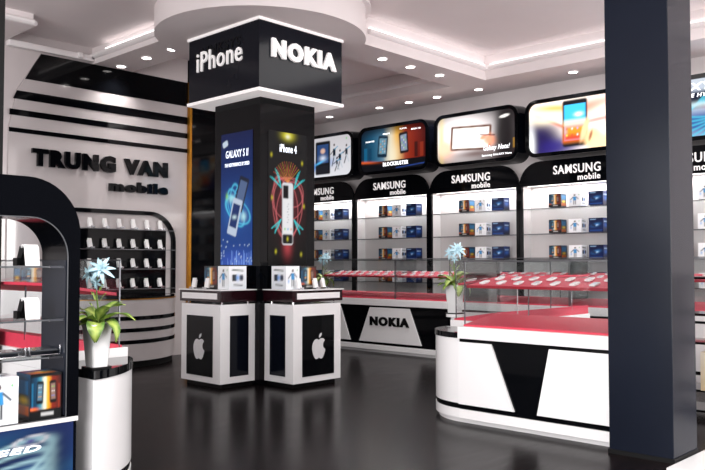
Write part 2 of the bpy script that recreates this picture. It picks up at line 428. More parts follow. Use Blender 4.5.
# round white drum under the ceiling round the pillar
struct(MB().cyl((5.8, 6.98), 1.21, 3.9, ZC, 96).build('trim_40', CEIL, None, 0, SM))
struct(MB().cyl((5.8, 6.98), 1.27, 4.24, 4.27, 96).build('trim_41', MOULD, None, 0, SM))

pl = thing('pillar', 'wide blue-black glossy pillar in the right foreground beside the red-shelved counter', 'pillar', (5.37, 2.28, 0))
MB().box((5.177, 2.042, 0), (5.585, 2.485, ZC)).build('shaft', mat('pillar_lacquer', (20, 24, 35), .22, spec=.12, noise=.15, nscale=1.2), pl, .004)
MB().box((5.17, 2.035, 0), (5.592, 2.492, .03)).build('plinth', MATTE, pl)
p2 = thing('pillar', 'narrow strip of a black pillar at the left photo edge above the arched case', 'pillar', (1.77, 5.2, 0))
MB().box((1.5, 5.0, 0), (2.052, 5.4, ZC)).build('shaft', MATTE, p2, .004)
p3 = thing('pillar', 'black mirror-gloss column with a brass edge at the end of the striped wall', 'pillar', (7.2, 10.0, 0))
MB().box((6.64, 9.6, 0), (7.75, 10.4, ZC)).build('shaft', BLACK, p3, .003)

# ================================================================== CEILING LIGHTS
LPOS = [((5.41, 9.43), 'above the striped wall, nearest the wall on the left beam'), ((5.41, 8.8), 'middle of the three on the left beam'), ((5.41, 8.22), 'on the left beam, nearest the round drum'),
        ((7.53, 6.64), 'on the right beam, nearest the round drum'), ((8.1, 6.64), 'middle of the three on the right beam'), ((8.74, 6.64), 'on the right beam, farthest from the drum'),
        ((9.87, 9.97), 'on the rear soffit, nearest the display pillar'), ((9.87, 8.77), 'on the rear soffit above the two-phone screen, left one'), ((9.87, 8.13), 'on the rear soffit above the two-phone screen, right one'),
        ((9.87, 7.55), 'on the rear soffit above the gap left of the tablet screen'), ((9.87, 6.76), 'on the rear soffit where the right beam meets it'), ((9.87, 5.2), 'on the rear soffit above the yellow touch-phone screen')]
src = None
for (x, y), lb in LPOS:
    if src is None:
        o = thing('ceiling_light', '', 'light', (x, y, ZS-.004))
        ang = [(2*PI*i/24) for i in range(24)]
        MB().ring([(x+.075*math.cos(t), y+.075*math.sin(t)) for t in ang], [(x+.06*math.cos(t), y+.06*math.sin(t)) for t in ang], ZS-.012, ZS, 'z').build('trim_ring', MOULD, o)
        MB().cyl((x, y), .06, ZS-.006, ZS).build('lamp_lens', LAMP, o)
        src = o
    else:
        o = copy_tree(src); o.location = (x, y, ZS-.004)
    o['label'] = 'small round recessed downlight ' + lb; o['group'] = 'round recessed downlights'
    l = bpy.data.lights.new('downlight', 'SPOT'); l.energy = 38; l.spot_size = 2.1; l.spot_blend = .8; l.shadow_soft_size = .06; l.color = (1, .97, .95)
    lo = bpy.data.objects.new('downlight_lamp', l); C.objects.link(lo); lo.location = (x, y, ZS-.03)
# LED strips lying on the cove ledges
for lo, hi, lb in (((5.075, 8.05, 4.08), (5.1, 9.25, 4.09), 'thin white LED strip on the cove ledge of the left ceiling beam'),
                   ((6.95, 6.325, 4.15), (9.4, 6.35, 4.158), 'long white LED strip on the cove ledge of the right ceiling beam'),
                   ((9.415, -2.5, 4.15), (9.44, 6.25, 4.158), 'white LED strip on the cove ledge along the rear soffit')):
    tag(box('led_strip', lo, hi, LED), lb, 'light strip')

# ================================================================== REAR WALL: BAYS AND SCREENS
# printed phone boxes ------------------------------------------------
def art_a(a):
    a.hgrad([(0, (8, 20, 34)), (.2, (16, 62, 92)), (.34, (70, 140, 160)), (.46, (225, 215, 190)), (.56, (235, 165, 40)), (.7, (130, 36, 20)), (1, (36, 12, 12))])
    a.rect(.05, .2, .1, .8, (30, 110, 150), .8); a.rect(.9, .2, .95, .75, (150, 50, 30), .8); a.rect(.47, .2, .5, .95, (250, 240, 210), .8)
    a.rect(-.1, -.1, 1.1, .22, (8, 8, 10)); a.rect(-.1, .93, 1.1, 1.1, (8, 8, 10)); a.glow(.1, .24, .25, .05, (240, 110, 40), .9)
    a.rect(.2, .34, .42, .84, (8, 16, 28), 1, -.05, .004, .01); a.rect(.24, .42, .38, .77, (90, 120, 140), .9, -.05)
    a.rect(.62, .34, .84, .84, (12, 8, 10), 1, .05, .004, .01); a.rect(.66, .42, .8, .77, (140, 110, 100), .9, .05)
    for k in range(3):
        for q in range(2): a.glow(.28+.06*q, .5+.1*k, .02, .02, ((230, 160, 60), (90, 200, 240), (220, 220, 230))[k], .9); a.glow(.7+.06*q, .5+.1*k, .02, .02, ((60, 120, 220), (240, 240, 240), (120, 210, 80))[k], .9)
    a.rect(.35, .08, .75, .15, (205, 205, 205), .8)
def art_a2(a):
    a.grad((16, 16, 20), (20, 60, 90))
    a.rect(.1, .1, .9, .3, (170, 80, 20)); a.glow(.5, .42, .4, .15, (240, 200, 40), 1); a.rect(.15, .55, .85, .85, (30, 110, 160), .8)
def art_b(a):
    a.grad((232, 236, 240), (246, 248, 250))
    a.rect(.4, .12, .46, .5, (24, 26, 34)); a.rect(.54, .12, .6, .5, (30, 34, 46)); a.rect(.38, .42, .62, .7, (50, 140, 200), 1, .1)
    a.glow(.5, .8, .08, .08, (60, 40, 36), 1, 0, 6); a.line(.38, .66, .18, .48, .006, (40, 60, 80)); a.line(.62, .66, .8, .52, .006, (40, 60, 80))
    a.glow(.2, .35, .08, .12, (60, 150, 220), .8); a.glow(.84, .82, .05, .05, (60, 180, 80), 1)
def art_b2(a):
    a.grad((226, 230, 236), (244, 246, 250))
    a.rect(.18, .36, .44, .64, (20, 24, 34), 1, 0, .004, .01); a.rect(.6, .38, .82, .62, (26, 34, 60), 1, 0, .004, .01)
    a.glow(.5, .5, .14, .22, (70, 150, 230), .9); a.line(.2, .84, .8, .8, .006, (60, 80, 60)); a.line(.3, .2, .75, .18, .006, (80, 80, 90))
def art_c(a):
    a.grad((10, 34, 90), (14, 20, 52))
    a.glow(.5, .5, .4, .16, (60, 150, 230), .9, .3); a.glow(.55, .48, .16, .07, (210, 240, 255), .95, .2); a.rect(.22, .38, .5, .56, (20, 30, 60), .9, -.3, .005, .01)
    a.rect(.1, .86, .5, .93, (160, 200, 240), .8); a.rect(.1, .08, .9, .12, (60, 110, 190), .8)
def art_c2(a):
    a.grad((8, 18, 48), (12, 40, 100)); a.glow(.5, .5, .5, .3, (40, 100, 190), .8); a.rect(.15, .7, .8, .78, (190, 220, 250), .7)
def box_mesh(name, fa, fb, w=.19, d=.16, h=.19, n=18):
    b = MB()
    for p0, u, W, fn in (((0, w/2, 0), (0, -1, 0), w, fa), ((0, -w/2, 0), (1, 0, 0), d, fb), ((d, -w/2, 0), (0, 1, 0), w, fa), ((d, w/2, 0), (-1, 0, 0), d, fb)):
        a = Art(n, n, W, h); fn(a); a.put(b, p0, u, (0, 0, 1))
    a = Art(4, 4, w, d); fb(a); a.put(b, (0, w/2, h), (0, -1, 0), (1, 0, 0)); a.put(b, (d, w/2, 0), (0, -1, 0), (-1, 0, 0))
    o = b.build(name, PRINT); C.objects.unlink(o); me = o.data; bpy.data.objects.remove(o); me.name = name
    return me
MA = box_mesh('phone_box_striped', art_a, art_a2)
MBX = box_mesh('phone_box_figure', art_b, art_b2)
MCX = box_mesh('phone_box_blue', art_c, art_c2)
KIND = {'a': (MA, 'dark orange-striped phone box'), 'b': (MBX, 'white figure-printed phone box'), 'c': (MCX, 'deep blue phone box')}
NEAR = {'a': (box_mesh('phone_box_striped_near', art_a, art_a2, n=60),), 'b': (box_mesh('phone_box_figure_near', art_b, art_b2, n=60),), 'c': (box_mesh('phone_box_blue_near', art_c, art_c2, n=40),)}
def pbox(k, loc, rz, where, group, s=(1, 1, 1), near=False):
    o = bpy.data.objects.new('phone_box', (NEAR if near else KIND)[k][0]); C.objects.link(o); o.location = loc; o.rotation_euler.z = rz; o.scale = s
    tag(o, KIND[k][1]+' '+where, 'box', group); return o

BAY = [11.17, 9.49, 7.82, 6.15, 4.48, 2.81]      # dividers along Y
XF = 10.0
SHZ = [2.10, 1.735, 1.37, 1.0]
BN = ['under the dancers screen', 'under the two-phone screen', 'under the tablet-drawing screen', 'under the yellow touch-phone screen', 'behind the foreground pillar']
def bay_in(y1, y0): return rrect(y0+.05, y1-.05, .04, 2.427, .002)
IN = mat('bay_interior', (204, 199, 199), .4, noise=.015, nscale=3)
for i in range(5):
    y1, y0 = BAY[i], BAY[i+1]
    t = thing('display_bay', 'tall white-lined shelf bay with a black arched surround, '+BN[i], 'shelving', (XF+.14, (y0+y1)/2, 0), 'shelf bays along the rear wall')
    MB().ring(rrect(y0+.004, y1-.004, .0, 2.775, (.002, .002, .34, .34)), bay_in(y1, y0), XF, XF+.04, 'x').build('surround', BLACK if i else BLACK, t, 0, 0)
    MB().box((XF+.24, y0+.03, 0), (XF+.278, y1-.03, 2.46)).build('back_panel', IN, t)
    for yy in (y0+.03, y1-.05): MB().box((XF+.04, yy, 0), (XF+.24, yy+.02, 2.46)).build('side_panel', IN, t)
    MB().box((XF+.04, y0+.05, 2.44), (XF+.24, y1-.05, 2.46)).build('top_panel', IN, t)
    MB().box((XF+.04, y0+.05, .0), (XF+.24, y1-.05, .04)).build('bottom_panel', IN, t)
    MB().box((XF+.06, y0+.1, 2.425), (XF+.085, y1-.1, 2.44)).build('light_tube', LED, t)
    for z in SHZ:
        MB().box((XF+.03, y0+.051, z-.012), (XF+.235, y1-.051, z)).build('shelf', SHELFG, t)
        MB().box((XF+.026, y0+.051, z-.012), (XF+.03, y1-.051, z)).build('shelf_edge', STEEL, t)
    yc = y0+.5
    text('lettering', 'SAMSUNG', (XF-.001, y0+(1.21, 1.2, 1.21, 1.105, 1.2)[i], 2.565), (0, -1, 0), (0, 0, 1), .71, .125, .012, SIGNW, t, .012)
    text('lettering', 'mobile', (XF-.001, y0+(.83, .82, .83, .73, .83)[i], 2.462), (0, -1, 0), (0, 0, 1), .33, .085, .012, SIGNW, t, .012)
    area('bay_lamp', (XF+.13, (y0+y1)/2, 2.42), (0, 0, 0), .08, 1.4, 9)
    for r, z in enumerate(SHZ):
        sh = ('top shelf', 'second shelf', 'third shelf', 'lowest shelf')[r]
        for k, yo in (('a', .945), ('b', .64), ('c', .33)):
            sc = (1, 1, 1) if k != 'c' else (1, 1.1, 1)
            pbox(k, (XF+.05, y0+yo+(.02, .02, .02, .13, .05)[i], z+.001), 0, 'on the %s of the bay %s' % (sh, BN[i]), 'phone boxes on the rear wall shelves', sc)

# the five lightbox screens -----------------------------------------
SX = 9.98
def s_dance(a):
    a.grad((226, 226, 232), (200, 196, 200))
    a.glow(.4, .3, .4, .09, (40, 130, 220), .9, .15); a.rect(.36, .08, .62, .9, (16, 18, 24), 1, 0, .01, .03); a.rect(.39, .36, .59, .82, (40, 70, 120), 1)
    a.glow(.49, .66, .05, .04, (220, 180, 160), 1, 0, 5); a.glow(.49, .48, .08, .05, (210, 220, 240), 1); a.rect(.39, .12, .59, .3, (28, 30, 38), 1); a.glow(.44, .38, .14, .02, (90, 190, 250), 1, .3)
    for x, y, s_ in ((.69, .5, 1.15), (.79, .38, 1), (.9, .5, .95), (.74, .28, .7)):
        a.rect(x-.02*s_, y, x+.02*s_, y+.16*s_, (24, 30, 44)); a.glow(x, y+.24*s_, .016, .018, (60, 40, 34), 1, 0, 6)
        a.line(x, y, x-.035, y-.2*s_, .012, (28, 30, 38)); a.line(x, y, x+.04, y-.17*s_, .012, (190, 200, 210))
        a.line(x, y+.14*s_, x+.06, y+.2*s_, .009, (60, 150, 190)); a.line(x, y+.14*s_, x-.06, y+.05*s_, .009, (24, 26, 34))
    a.glow(.9, .9, .015, .015, (40, 200, 60), 1)
def s_block(a):
    a.hgrad([(0, (14, 36, 56)), (.18, (26, 80, 110)), (.36, (70, 120, 150)), (.47, (225, 215, 190)), (.55, (240, 180, 60)), (.68, (160, 50, 24)), (.85, (120, 30, 20)), (1, (60, 14, 14))])
    a.glow(.5, .3, .16, .3, (250, 240, 210), .8)
    a.rect(-.1, .88, 1.1, 1.1, (22, 14, 16), .7, 0, .06)
    for x, c in ((.05, (20, 100, 140)), (.12, (16, 60, 90)), (.82, (40, 16, 16)), (.9, (150, 50, 30))): a.rect(x, .25, x+.05, .55+.1*random.random(), c, .8)
    a.rect(.27, .32, .42, .82, (14, 40, 60), 1, -.1, .01, .03); a.rect(.29, .4, .4, .76, (110, 150, 170), .9, -.1)
    a.rect(.6, .36, .73, .84, (30, 22, 26), 1, .08, .01, .03); a.rect(.62, .42, .71, .78, (150, 160, 180), .9, .08)
    for k in range(5):
        for j in range(3): a.glow(.315+.03*j, .45+.06*k, .01, .012, ((230, 160, 60), (90, 200, 240), (220, 220, 230))[(k+j) % 3], .9); a.glow(.64+.025*j, .48+.06*k, .009, .012, ((60, 120, 220), (240, 240, 240), (120, 210, 80))[(k+j) % 3], .9)
    a.rect(-.1, -.1, 1.1, .23, (12, 12, 18), 1, .0); a.glow(.05, .24, .3, .02, (240, 100, 40), .9, -.06); a.line(.55, .05, 1, .1, .008, (50, 80, 160), .9)
def s_note(a):
    a.grad((30, 20, 24), (20, 12, 16))
    a.glow(.32, .55, .6, .32, (250, 240, 240), 1, 0, 3); a.glow(.06, .5, .06, .4, (220, 190, 60), .6); a.glow(.14, .3, .14, .14, (240, 180, 150), .9)
    a.rect(.18, .24, .7, .76, (90, 56, 44), 1, -.06, .012, .03); a.rect(.21, .29, .67, .71, (255, 252, 248), 1, -.06, .01); a.glow(.4, .52, .16, .1, (255, 240, 200), .7)
    a.glow(.68, .42, .11, .08, (230, 150, 120), 1, -.3, 4); a.glow(.6, .48, .06, .03, (225, 150, 120), 1, .3, 4); a.line(.56, .54, .74, .5, .01, (70, 20, 20)); a.glow(.1, .33, .09, .1, (240, 190, 160), 1, .5, 4)
    a.glow(.5, .16, .45, .07, (70, 40, 34), .8); a.glow(.86, .5, .16, .4, (14, 10, 12), .95, 0, 4)
    a.glow(.86, .86, .07, .018, (225, 220, 215), 1, .12, 6); a.rect(.96, .2, 1.0, .4, (150, 110, 40), .6)
def s_touch(a):
    a.grad((238, 224, 220), (250, 236, 226))
    a.glow(.12, .2, .32, .3, (34, 26, 70), 1, -.5, 5); a.glow(.35, .1, .3, .12, (40, 30, 110), .9, 0, 3); a.glow(.02, .15, .07, .3, (250, 250, 250), 1)
    a.glow(.3, .85, .4, .06, (250, 170, 60), .9, -.1); a.glow(.7, .8, .4, .1, (230, 90, 40), .8, .1); a.glow(.35, .5, .4, .025, (240, 80, 40), .8, -.45); a.glow(.8, .55, .4, .03, (200, 60, 40), .8, .1)
    a.glow(.85, .7, .25, .1, (255, 245, 230), .9); a.glow(.2, .68, .25, .08, (255, 240, 200), .9)
    a.rect(.37, .08, .63, .97, (22, 22, 28), 1, 0, .012, .04); a.rect(.39, .2, .61, .88, (60, 180, 240), 1)
    a.rect(.39, .2, .61, .5, (240, 140, 40), 1, 0, .06); a.rect(.39, .2, .61, .3, (220, 50, 30), 1, 0, .04); a.rect(.39, .5, .61, .58, (240, 230, 180), .8, 0, .03)
    a.glow(.54, .68, .06, .03, (255, 250, 200), 1)
    for k in range(4):
        for j in range(2): a.glow(.415+.056*k, .3+.12*j, .012, .014, ((255, 230, 80), (230, 60, 60), (250, 250, 250), (90, 160, 240))[(k+j) % 4], .95)
    a.glow(.68, .2, .11, .12, (250, 205, 150), 1, .2, 5); a.glow(.6, .38, .035, .14, (250, 200, 150), 1, -.35, 5); a.glow(.76, .1, .14, .1, (252, 214, 165), 1, 0, 5); a.glow(.66, .25, .02, .07, (130, 50, 30), .8, -.3, 4)
def s_speed(a):
    a.grad((150, 180, 220), (214, 222, 234))
    a.rect(-.1, .5, 1.1, .78, (16, 24, 50), 1, 0, .03); a.rect(-.1, .1, 1.1, .4, (60, 90, 170), 1, 0, .05)
    for k in range(6): a.arc(.6, .45, .3+.04*k, .06+.012*k, .012, (90, 220, 250), .8, .15*k)
    a.glow(.62, .5, .1, .03, (230, 80, 140), .8); a.glow(.5, .55, .3, .04, (230, 250, 255), .8)
SL = [('wall screen showing dancers beside a large phone, partly behind the display pillar', s_dance), ('wall screen with two phones over blue and orange city towers', s_block),
      ('wall screen showing hands drawing on a glowing white tablet', s_note), ('wall screen showing a finger touching a large phone on yellow and red', s_touch),
      ('wall screen with pale blue light streaks, mostly behind the foreground pillar', s_speed)]
LTS = mat('screen_lettering', (245, 245, 248), .4, emis=(245, 245, 250), es=1.0)
for i, (lb, fn) in enumerate(SL):
    y0 = BAY[i+1]+.0; y1 = BAY[i]-.12; z0, z1 = 2.835, 3.665
    t = thing('wall_screen', lb, 'screen', (SX, (y0+y1)/2, z0), 'framed lightbox screens above the shelf bays')
    yb = y0-.0
    MB().ring(rrect(y0, y1, z0, z1, .17), rrect(y0+.055, y1-.055, z0+.055, z1-.055, .12), SX, SX+.04, 'x').build('bezel', BLACK, t, 0, SM)
    MB().prism(rrect(y0, y1, z0, z1, .17), SX+.04, 10.279, 'x', rrect(y0-.03, y1+.03, z0-.02, z1+.02, .19)).build('housing', NAVY, t, 0, SM)
    b = MB(); a = Art(110, 54, y1-y0-.09, z1-z0-.09); fn(a); a.put(b, (SX+.03, y1-.045, z0+.045), (0, -1, 0), (0, 0, 1)); b.build('picture', SCREENB if i in (2, 3) else SCREEN, t)
    W = y1-y0
    T = lambda s_, fu, fv, w_, h_, off=.01, sh=0: text('lettering', s_, (SX+.028, y1-fu*W, z0+fv*(z1-z0)), (0, -1, 0), (0, 0, 1), w_*W, h_*(z1-z0), .003, LTS, t, off, sh)
    if i == 1: T('BLOCKBUSTER', .36, .15, .36, .08, .03); T('SPEED HD', .1, .68, .13, .03); T('GALAXY', .36, .8, .1, .03); T('SUPER', .6, .86, .1, .03); T('SPEED HD', .76, .82, .13, .03)
    if i == 2: T('Galaxy Note!', .6, .2, .3, .12, .01, .3); T('Samsung GALAXY Note', .58, .11, .34, .05, .01)
    if i == 4: T('GALAXY S II', .12, .76, .7, .12, .02, .2); T('SUPERPHONE HYPERSPEED', .12, .66, .7, .06, .02, .2)

# ================================================================== COUNTERS
def trap(y_b0, y_b1, y_t0, y_t1, z0, z1): return [(y_b0, z0), (y_b1, z0), (y_t1, z1), (y_t0, z1)]
def unit(t, x, ya, yb, f, whites, deck_hi, depth=.46, body_depth=.55, kick=True):
    """straight counter: front plane at x facing -x, from ya to yb; f maps to the room"""
    B = lambda name, lo, hi, m, bev=0: MB(f).box(lo, hi).build(name, m, t, bev)
    B('plinth', (x+.03, ya, 0), (x+body_depth, yb, .04), WHITE)
    B('base_rail', (x-.02, ya, .04), (x+body_depth, yb, .115), WHITE, .003)
    B('carcass', (x, ya, .115), (x+body_depth, yb, .69), BLACK)
    for w_ in whites:
        MB(f).prism(w_, x-.018, x-.001, 'x').build('front_panel', WHITE, t)
    B('top_rail', (x-.03, ya, .69), (x+body_depth, yb, .788), WHITE, .003)
def deck(t, x, ya, yb, f, z=.788, name='felt_deck', rise=.08, dx=.46, th=.012, x0=.03):
    b = MB(f).prism([(x+x0, z), (x+dx, z), (x+dx, z+rise), (x+x0, z+th)], ya, yb, 'y')
    b.v = [v for v in b.v]
    return b
def deckwedge(t, x, ya, yb, f, z0, name, rise=.085, x0=.02, x1=.46, th=.014, full=True):
    pts = [(x+x0, z0), (x+x1, z0 if full else z0+rise-th), (x+x1, z0+rise), (x+x0, z0+th)]
    return MB(f).prism(pts, ya, yb, 'y').build(name, RED, t, .002)
def case(t, x, ya, yb, f, ends=(1, 1), ztop=1.32, post=True, sub=(), top=True):
    G = lambda nm, lo, hi, m=GLASS: MB(f).box(lo, hi).build(nm, m, t)
    G('front_glass', (x+.012, ya, .8), (x+.02, yb, ztop))
    if top:
        G('top_glass', (x+.012, ya, ztop), (x+.5, yb, ztop+.008), GLASS)
        G('glass_edge', (x+.008, ya, ztop-.001), (x+.012, yb, ztop+.009), STEEL)
    for e, y in zip(ends, (ya, yb-.008)):
        if e:
            G('end_glass', (x+.02, y, .87), (x+.49, y+.008, ztop))
            G('glass_edge', (x+.01, y, .79), (x+.018, y+.008, ztop), STEEL)
    for y in (ya+.35, yb-.35):
        if yb-ya > .9:
            G('shelf_support', (x+.44, y, .84), (x+.448, y+.008, 1.12+.44*.15), CHROME)
    sh_ = deckwedge(t, x, ya+.015, yb-.015, f, 1.105, 'phone_shelf', .085, .03, .46, .018, False)
    MB(f).box((x+.026, ya+.015, 1.103), (x+.03, yb-.015, 1.125)).build('shelf_lip', DRED, sh_)

WH_Z0, WH_Z1 = .155, .662
# right hand counter --------------------------------------------------
rc = thing('display_counter', 'white counter with black wedge front and red decks beside the foreground pillar', 'counter', (5.6, 3.1, 0))
unit(rc, 5.31, 2.2, 3.84, None, [trap(3.317, 3.84, 3.524, 3.84, WH_Z0, WH_Z1), trap(2.2, 3.116, 2.2, 3.009, WH_Z0, WH_Z1)], 0)
deckwedge(rc, 5.31, 2.22, 3.82, None, .788, 'felt_deck', .085, .03, .5)
case(rc, 5.34, 2.2, 3.82, None, (0, 1))
# round corner
def corner(t, c, r, f, n=20, p=2.0):
    """quarter round end: centre c, bulging to -x,+y"""
    def q(rr): return [(c[0], c[1])]+[(c[0]-rr*max(0, math.cos(.5*PI*k/n))**(2/p), c[1]+rr*math.sin(.5*PI*k/n)**(2/p)) for k in range(n+1)]
    MB(f).prism(q(r-.03), 0, .04, 'z').build('plinth', WHITE, t, 0, SM)
    MB(f).prism(q(r), .04, .115, 'z').build('base_rail', WHITE, t, 0, SM)
    MB(f).prism(q(r-.006), .115, .158, 'z').build('black_band', BLACK, t, 0, SM)
    MB(f).prism(q(r), .158, .69, 'z').build('curved_front', WHITE, t, 0, SM)
    MB(f).prism(q(r+.006), .69, .735, 'z').build('counter_top', BLACK, t, 0, SM)
rk = thing('corner_counter', 'quarter-round white counter end with a black top, left of the red-decked counter', 'counter', (5.65, 4.0, 0))
corner(rk, (5.81, 3.84), .5, None)
# wing behind it, running away from the camera (front faces +y side)
wing = lambda p: (p[1], 10.0-p[0], p[2])      # local x -> depth away from outer face
def wing_unit(lb, face, xa, xb, f, cx):
    t = thing('display_counter', lb, 'counter', cx)
    B = lambda name, lo, hi, m, bev=0: MB(f).box(lo, hi).build(name, m, t, bev)
    B('plinth', (face+.03, xa, 0), (face+.5, xb, .115), WHITE)
    B('carcass', (face, xa, .115), (face+.5, xb, .69), WHITE)
    B('top_rail', (face-.0, xa, .69), (face+.5, xb, .788), WHITE, .003)
    deckwedge(t, face, xa+.02, xb, f, .788, 'felt_deck', .085, .03, .48)
    case(t, face+.035, xa+.02, xb, f, (1, 1))
    return t
rw = wing_unit('white counter wing with dark red deck running back behind the round counter end', -4.34, 5.86, 7.6, lambda p: (p[1], -p[0], p[2]), (6.7, 4.1, 0))
# left counterpart: quarter round end and wing
lk = thing('corner_counter', 'quarter-round white counter end with a black top in the left foreground', 'counter', (2.2, 4.1, 0))
corner(lk, (4.34, 2.07), .485, lambda p: (p[1], p[0], p[2]), 20, 1.5)
lw = wing_unit('white counter wing with red deck and glass case behind the foreground potted plant', -2.57, 4.36, 6.9, lambda p: (-p[0], p[1], p[2]), (2.35, 5.6, 0))

# long rear counter with the sign -------------------------------------
nc = thing('display_counter', 'long counter with black raised letters on its white front, below the rear shelf bays', 'counter', (8.9, 8.0, 0))
unit(nc, 8.65, 6.44, 8.94, None, [trap(6.896, 8.082, 7.111, 7.868, WH_Z0, WH_Z1), trap(8.27, 8.94, 8.48, 8.94, WH_Z0, WH_Z1)], 0)
nk = thing('corner_counter', 'quarter-round counter end far back, hidden behind the right pedestal', 'counter', (9.0, 9.15, 0))
corner(nk, (9.16, 8.95), .5, None)
text('lettering', 'NOKIA', (8.632, 7.858, .395), (0, -1, 0), (0, 0, 1), .75, .135, .015, BLACK, nc, .065)
for ya, yb in ((6.44, 7.415), (7.425, 8.94)): deckwedge(nc, 8.65, ya+.01, yb-.01, None, .788, 'felt_deck', .085, .03, .5)
for ya, yb in ((6.44, 7.415), (7.425, 8.94)): case(nc, 8.68, ya, yb, None, (1, 1), 1.37)
nd = thing('display_counter', 'rear counter seen through the glass cases of the right-hand counter', 'counter', (8.9, 4.6, 0))
unit(nd, 8.65, 3.0, 6.36, None, [trap(5.2, 6.36, 5.4, 6.36, WH_Z0, WH_Z1), trap(3.0, 4.9, 3.0, 4.7, WH_Z0, WH_Z1)], 0)
for ya, yb in ((3.0, 4.65), (4.66, 6.36)):
    deckwedge(nd, 8.65, ya+.01, yb-.01, None, .788, 'felt_deck', .085, .03, .5)
    case(nd, 8.68, ya, yb, None, (1, 1), 1.37)

# white phones on the red shelves -------------------------------------
def phone_mesh():
    t = thing('display_phone', '', 'phone', (0, 0, 0))
    MB().prism([(-.038, 0), (.038, 0), (.038, .010), (-.038, .005)], -.015, .015, 'y').build('stand', PHW, t, .002)
    m = MB().prism(rrect(-.048, .048, -.025, .025, .008, 4), 0, .009, 'z')
    rt = Matrix.Rotation(-.06, 3, 'Y'); m.v = [rt @ v+Vector((0, 0, .009)) for v in m.v]
    b = m.build('phone_body', PHW, t)
    s_ = MB().prism(rrect(-.036, .038, -.02, .02, .003, 3), .009, .0098, 'z'); s_.v = [rt @ v+Vector((0, 0, .009)) for v in s_.v]
    s_.build('screen', PHG, b)
    return t
PH = phone_mesh(); first = [True]
def phone(x, y, z, rz, slope, lb, grp):
    o = PH if first[0] else copy_tree(PH); first[0] = False
    o.location = (x, y, z); o.rotation_euler = Matrix.Rotation(rz, 3, 'Z').to_euler() if slope == 0 else (Matrix.Rotation(rz, 3, 'Z') @ Matrix.Rotation(-slope, 3, 'Y')).to_euler()
    o['label'] = lb; o['group'] = grp
SLP = math.atan(.067/.43)
def zsh(d): return 1.105+.018+(d-.03)/.43*.067
for r, d in ((0, .12), (1, .32)):
    for k in range(8):
        phone(5.34+d, 3.69-.162*k-.02*r, zsh(d)+.001, 0, SLP, 'white phone on the shelf beside the foreground pillar, %s row, %s from left' % (('front', 'back')[r], ORD[k]), 'white phones on the red shelves')
for r, d in ((0, .12), (1, .33)):
    for k in range(16):
        phone(8.68+d, 8.86-.165*k-(.03 if k > 8 else 0)-.03*r, zsh(d)+.001, 0, SLP, 'small white phone on the lettered rear counter, %s row, %s from left' % (('front', 'back')[r], ORD[k]), 'white phones on the red shelves')
for r, d in ((0, .12), (1, .33)):
    for k in range(17):
        phone(8.68+d, 6.24-.19*k-(.03 if k > 8 else 0), zsh(d)+.001, 0, SLP, 'tiny white phone on the farthest right counter, %s row, %s from left' % (('front', 'back')[r], ORD[k]), 'white phones on the red shelves')
for k in range(8):
    phone(6.0+.19*k, 4.34-.14, zsh(.14)+.001, -PI/2, SLP, 'white phone on the red shelf of the counter wing, %s from the round end' % ORD[k], 'white phones on the red shelves')
for k in range(5):
    phone(2.57-.25, 5.6+.2*k, zsh(.25)+.001, PI, SLP, 'white phone on the left counter wing shelf, %s from the foreground' % ORD[k], 'white phones on the red shelves')

# ================================================================== PEDESTALS OF THE DISPLAY PILLAR
def apple(name, p0, u, s, m, parent, f):
    """bitten fruit emblem about 2s high centred on p0, in plane u / z"""
    def P(a, b): return (a, b)
    body = []
    ctrl = [(0, .62), (.16, .70), (.42, .72), (.62, .56), (.50, .40), (.44, .20), (.50, -.02), (.68, -.18), (.60, -.44), (.44, -.74), (.26, -.86), (.08, -.80), (0, -.77),
            (-.08, -.80), (-.26, -.86), (-.46, -.74), (-.64, -.40), (-.72, -.02), (-.66, .36), (-.44, .64), (-.2, .70)]
    n = len(ctrl)
    for i in range(n):
        p_, q, r, t = [Vector(ctrl[(i+k) % n]) for k in (-1, 0, 1, 2)]
        for j in range(3):
            x = j/3; body.append(tuple(.5*((2*q)+(r-p_)*x+(2*p_-5*q+4*r-t)*x*x+(3*q-p_-3*r+t)*x**3)))
    leaf = [(.02, .78), (.02, .92), (.12, 1.08), (.3, 1.16), (.3, 1.0), (.2, .86), (.08, .79)]
    b = MB(f); U = Vector(u)
    for pts in (body, leaf):
        k = len(pts); vs = []
        for dz in (0, .004):
            for a, c in pts:
                q = Vector(p0)+U*a*s+Vector((0, 0, c*s)); q += Vector((-dz, 0, 0)); vs.append(tuple(q))
        b.add(vs, [tuple(range(k)), tuple(range(2*k-1, k-1, -1))]+[(i, (i+1) % k, k+(i+1) % k, k+i) for i in range(k)])
    return b.build(name, m, parent)
LOGO = mat('silver_logo', (214, 212, 214), .3, noise=.02)
def mirror(p): return (SH0+(p[1]-SV0), SV0+(p[0]-SH0), p[2])
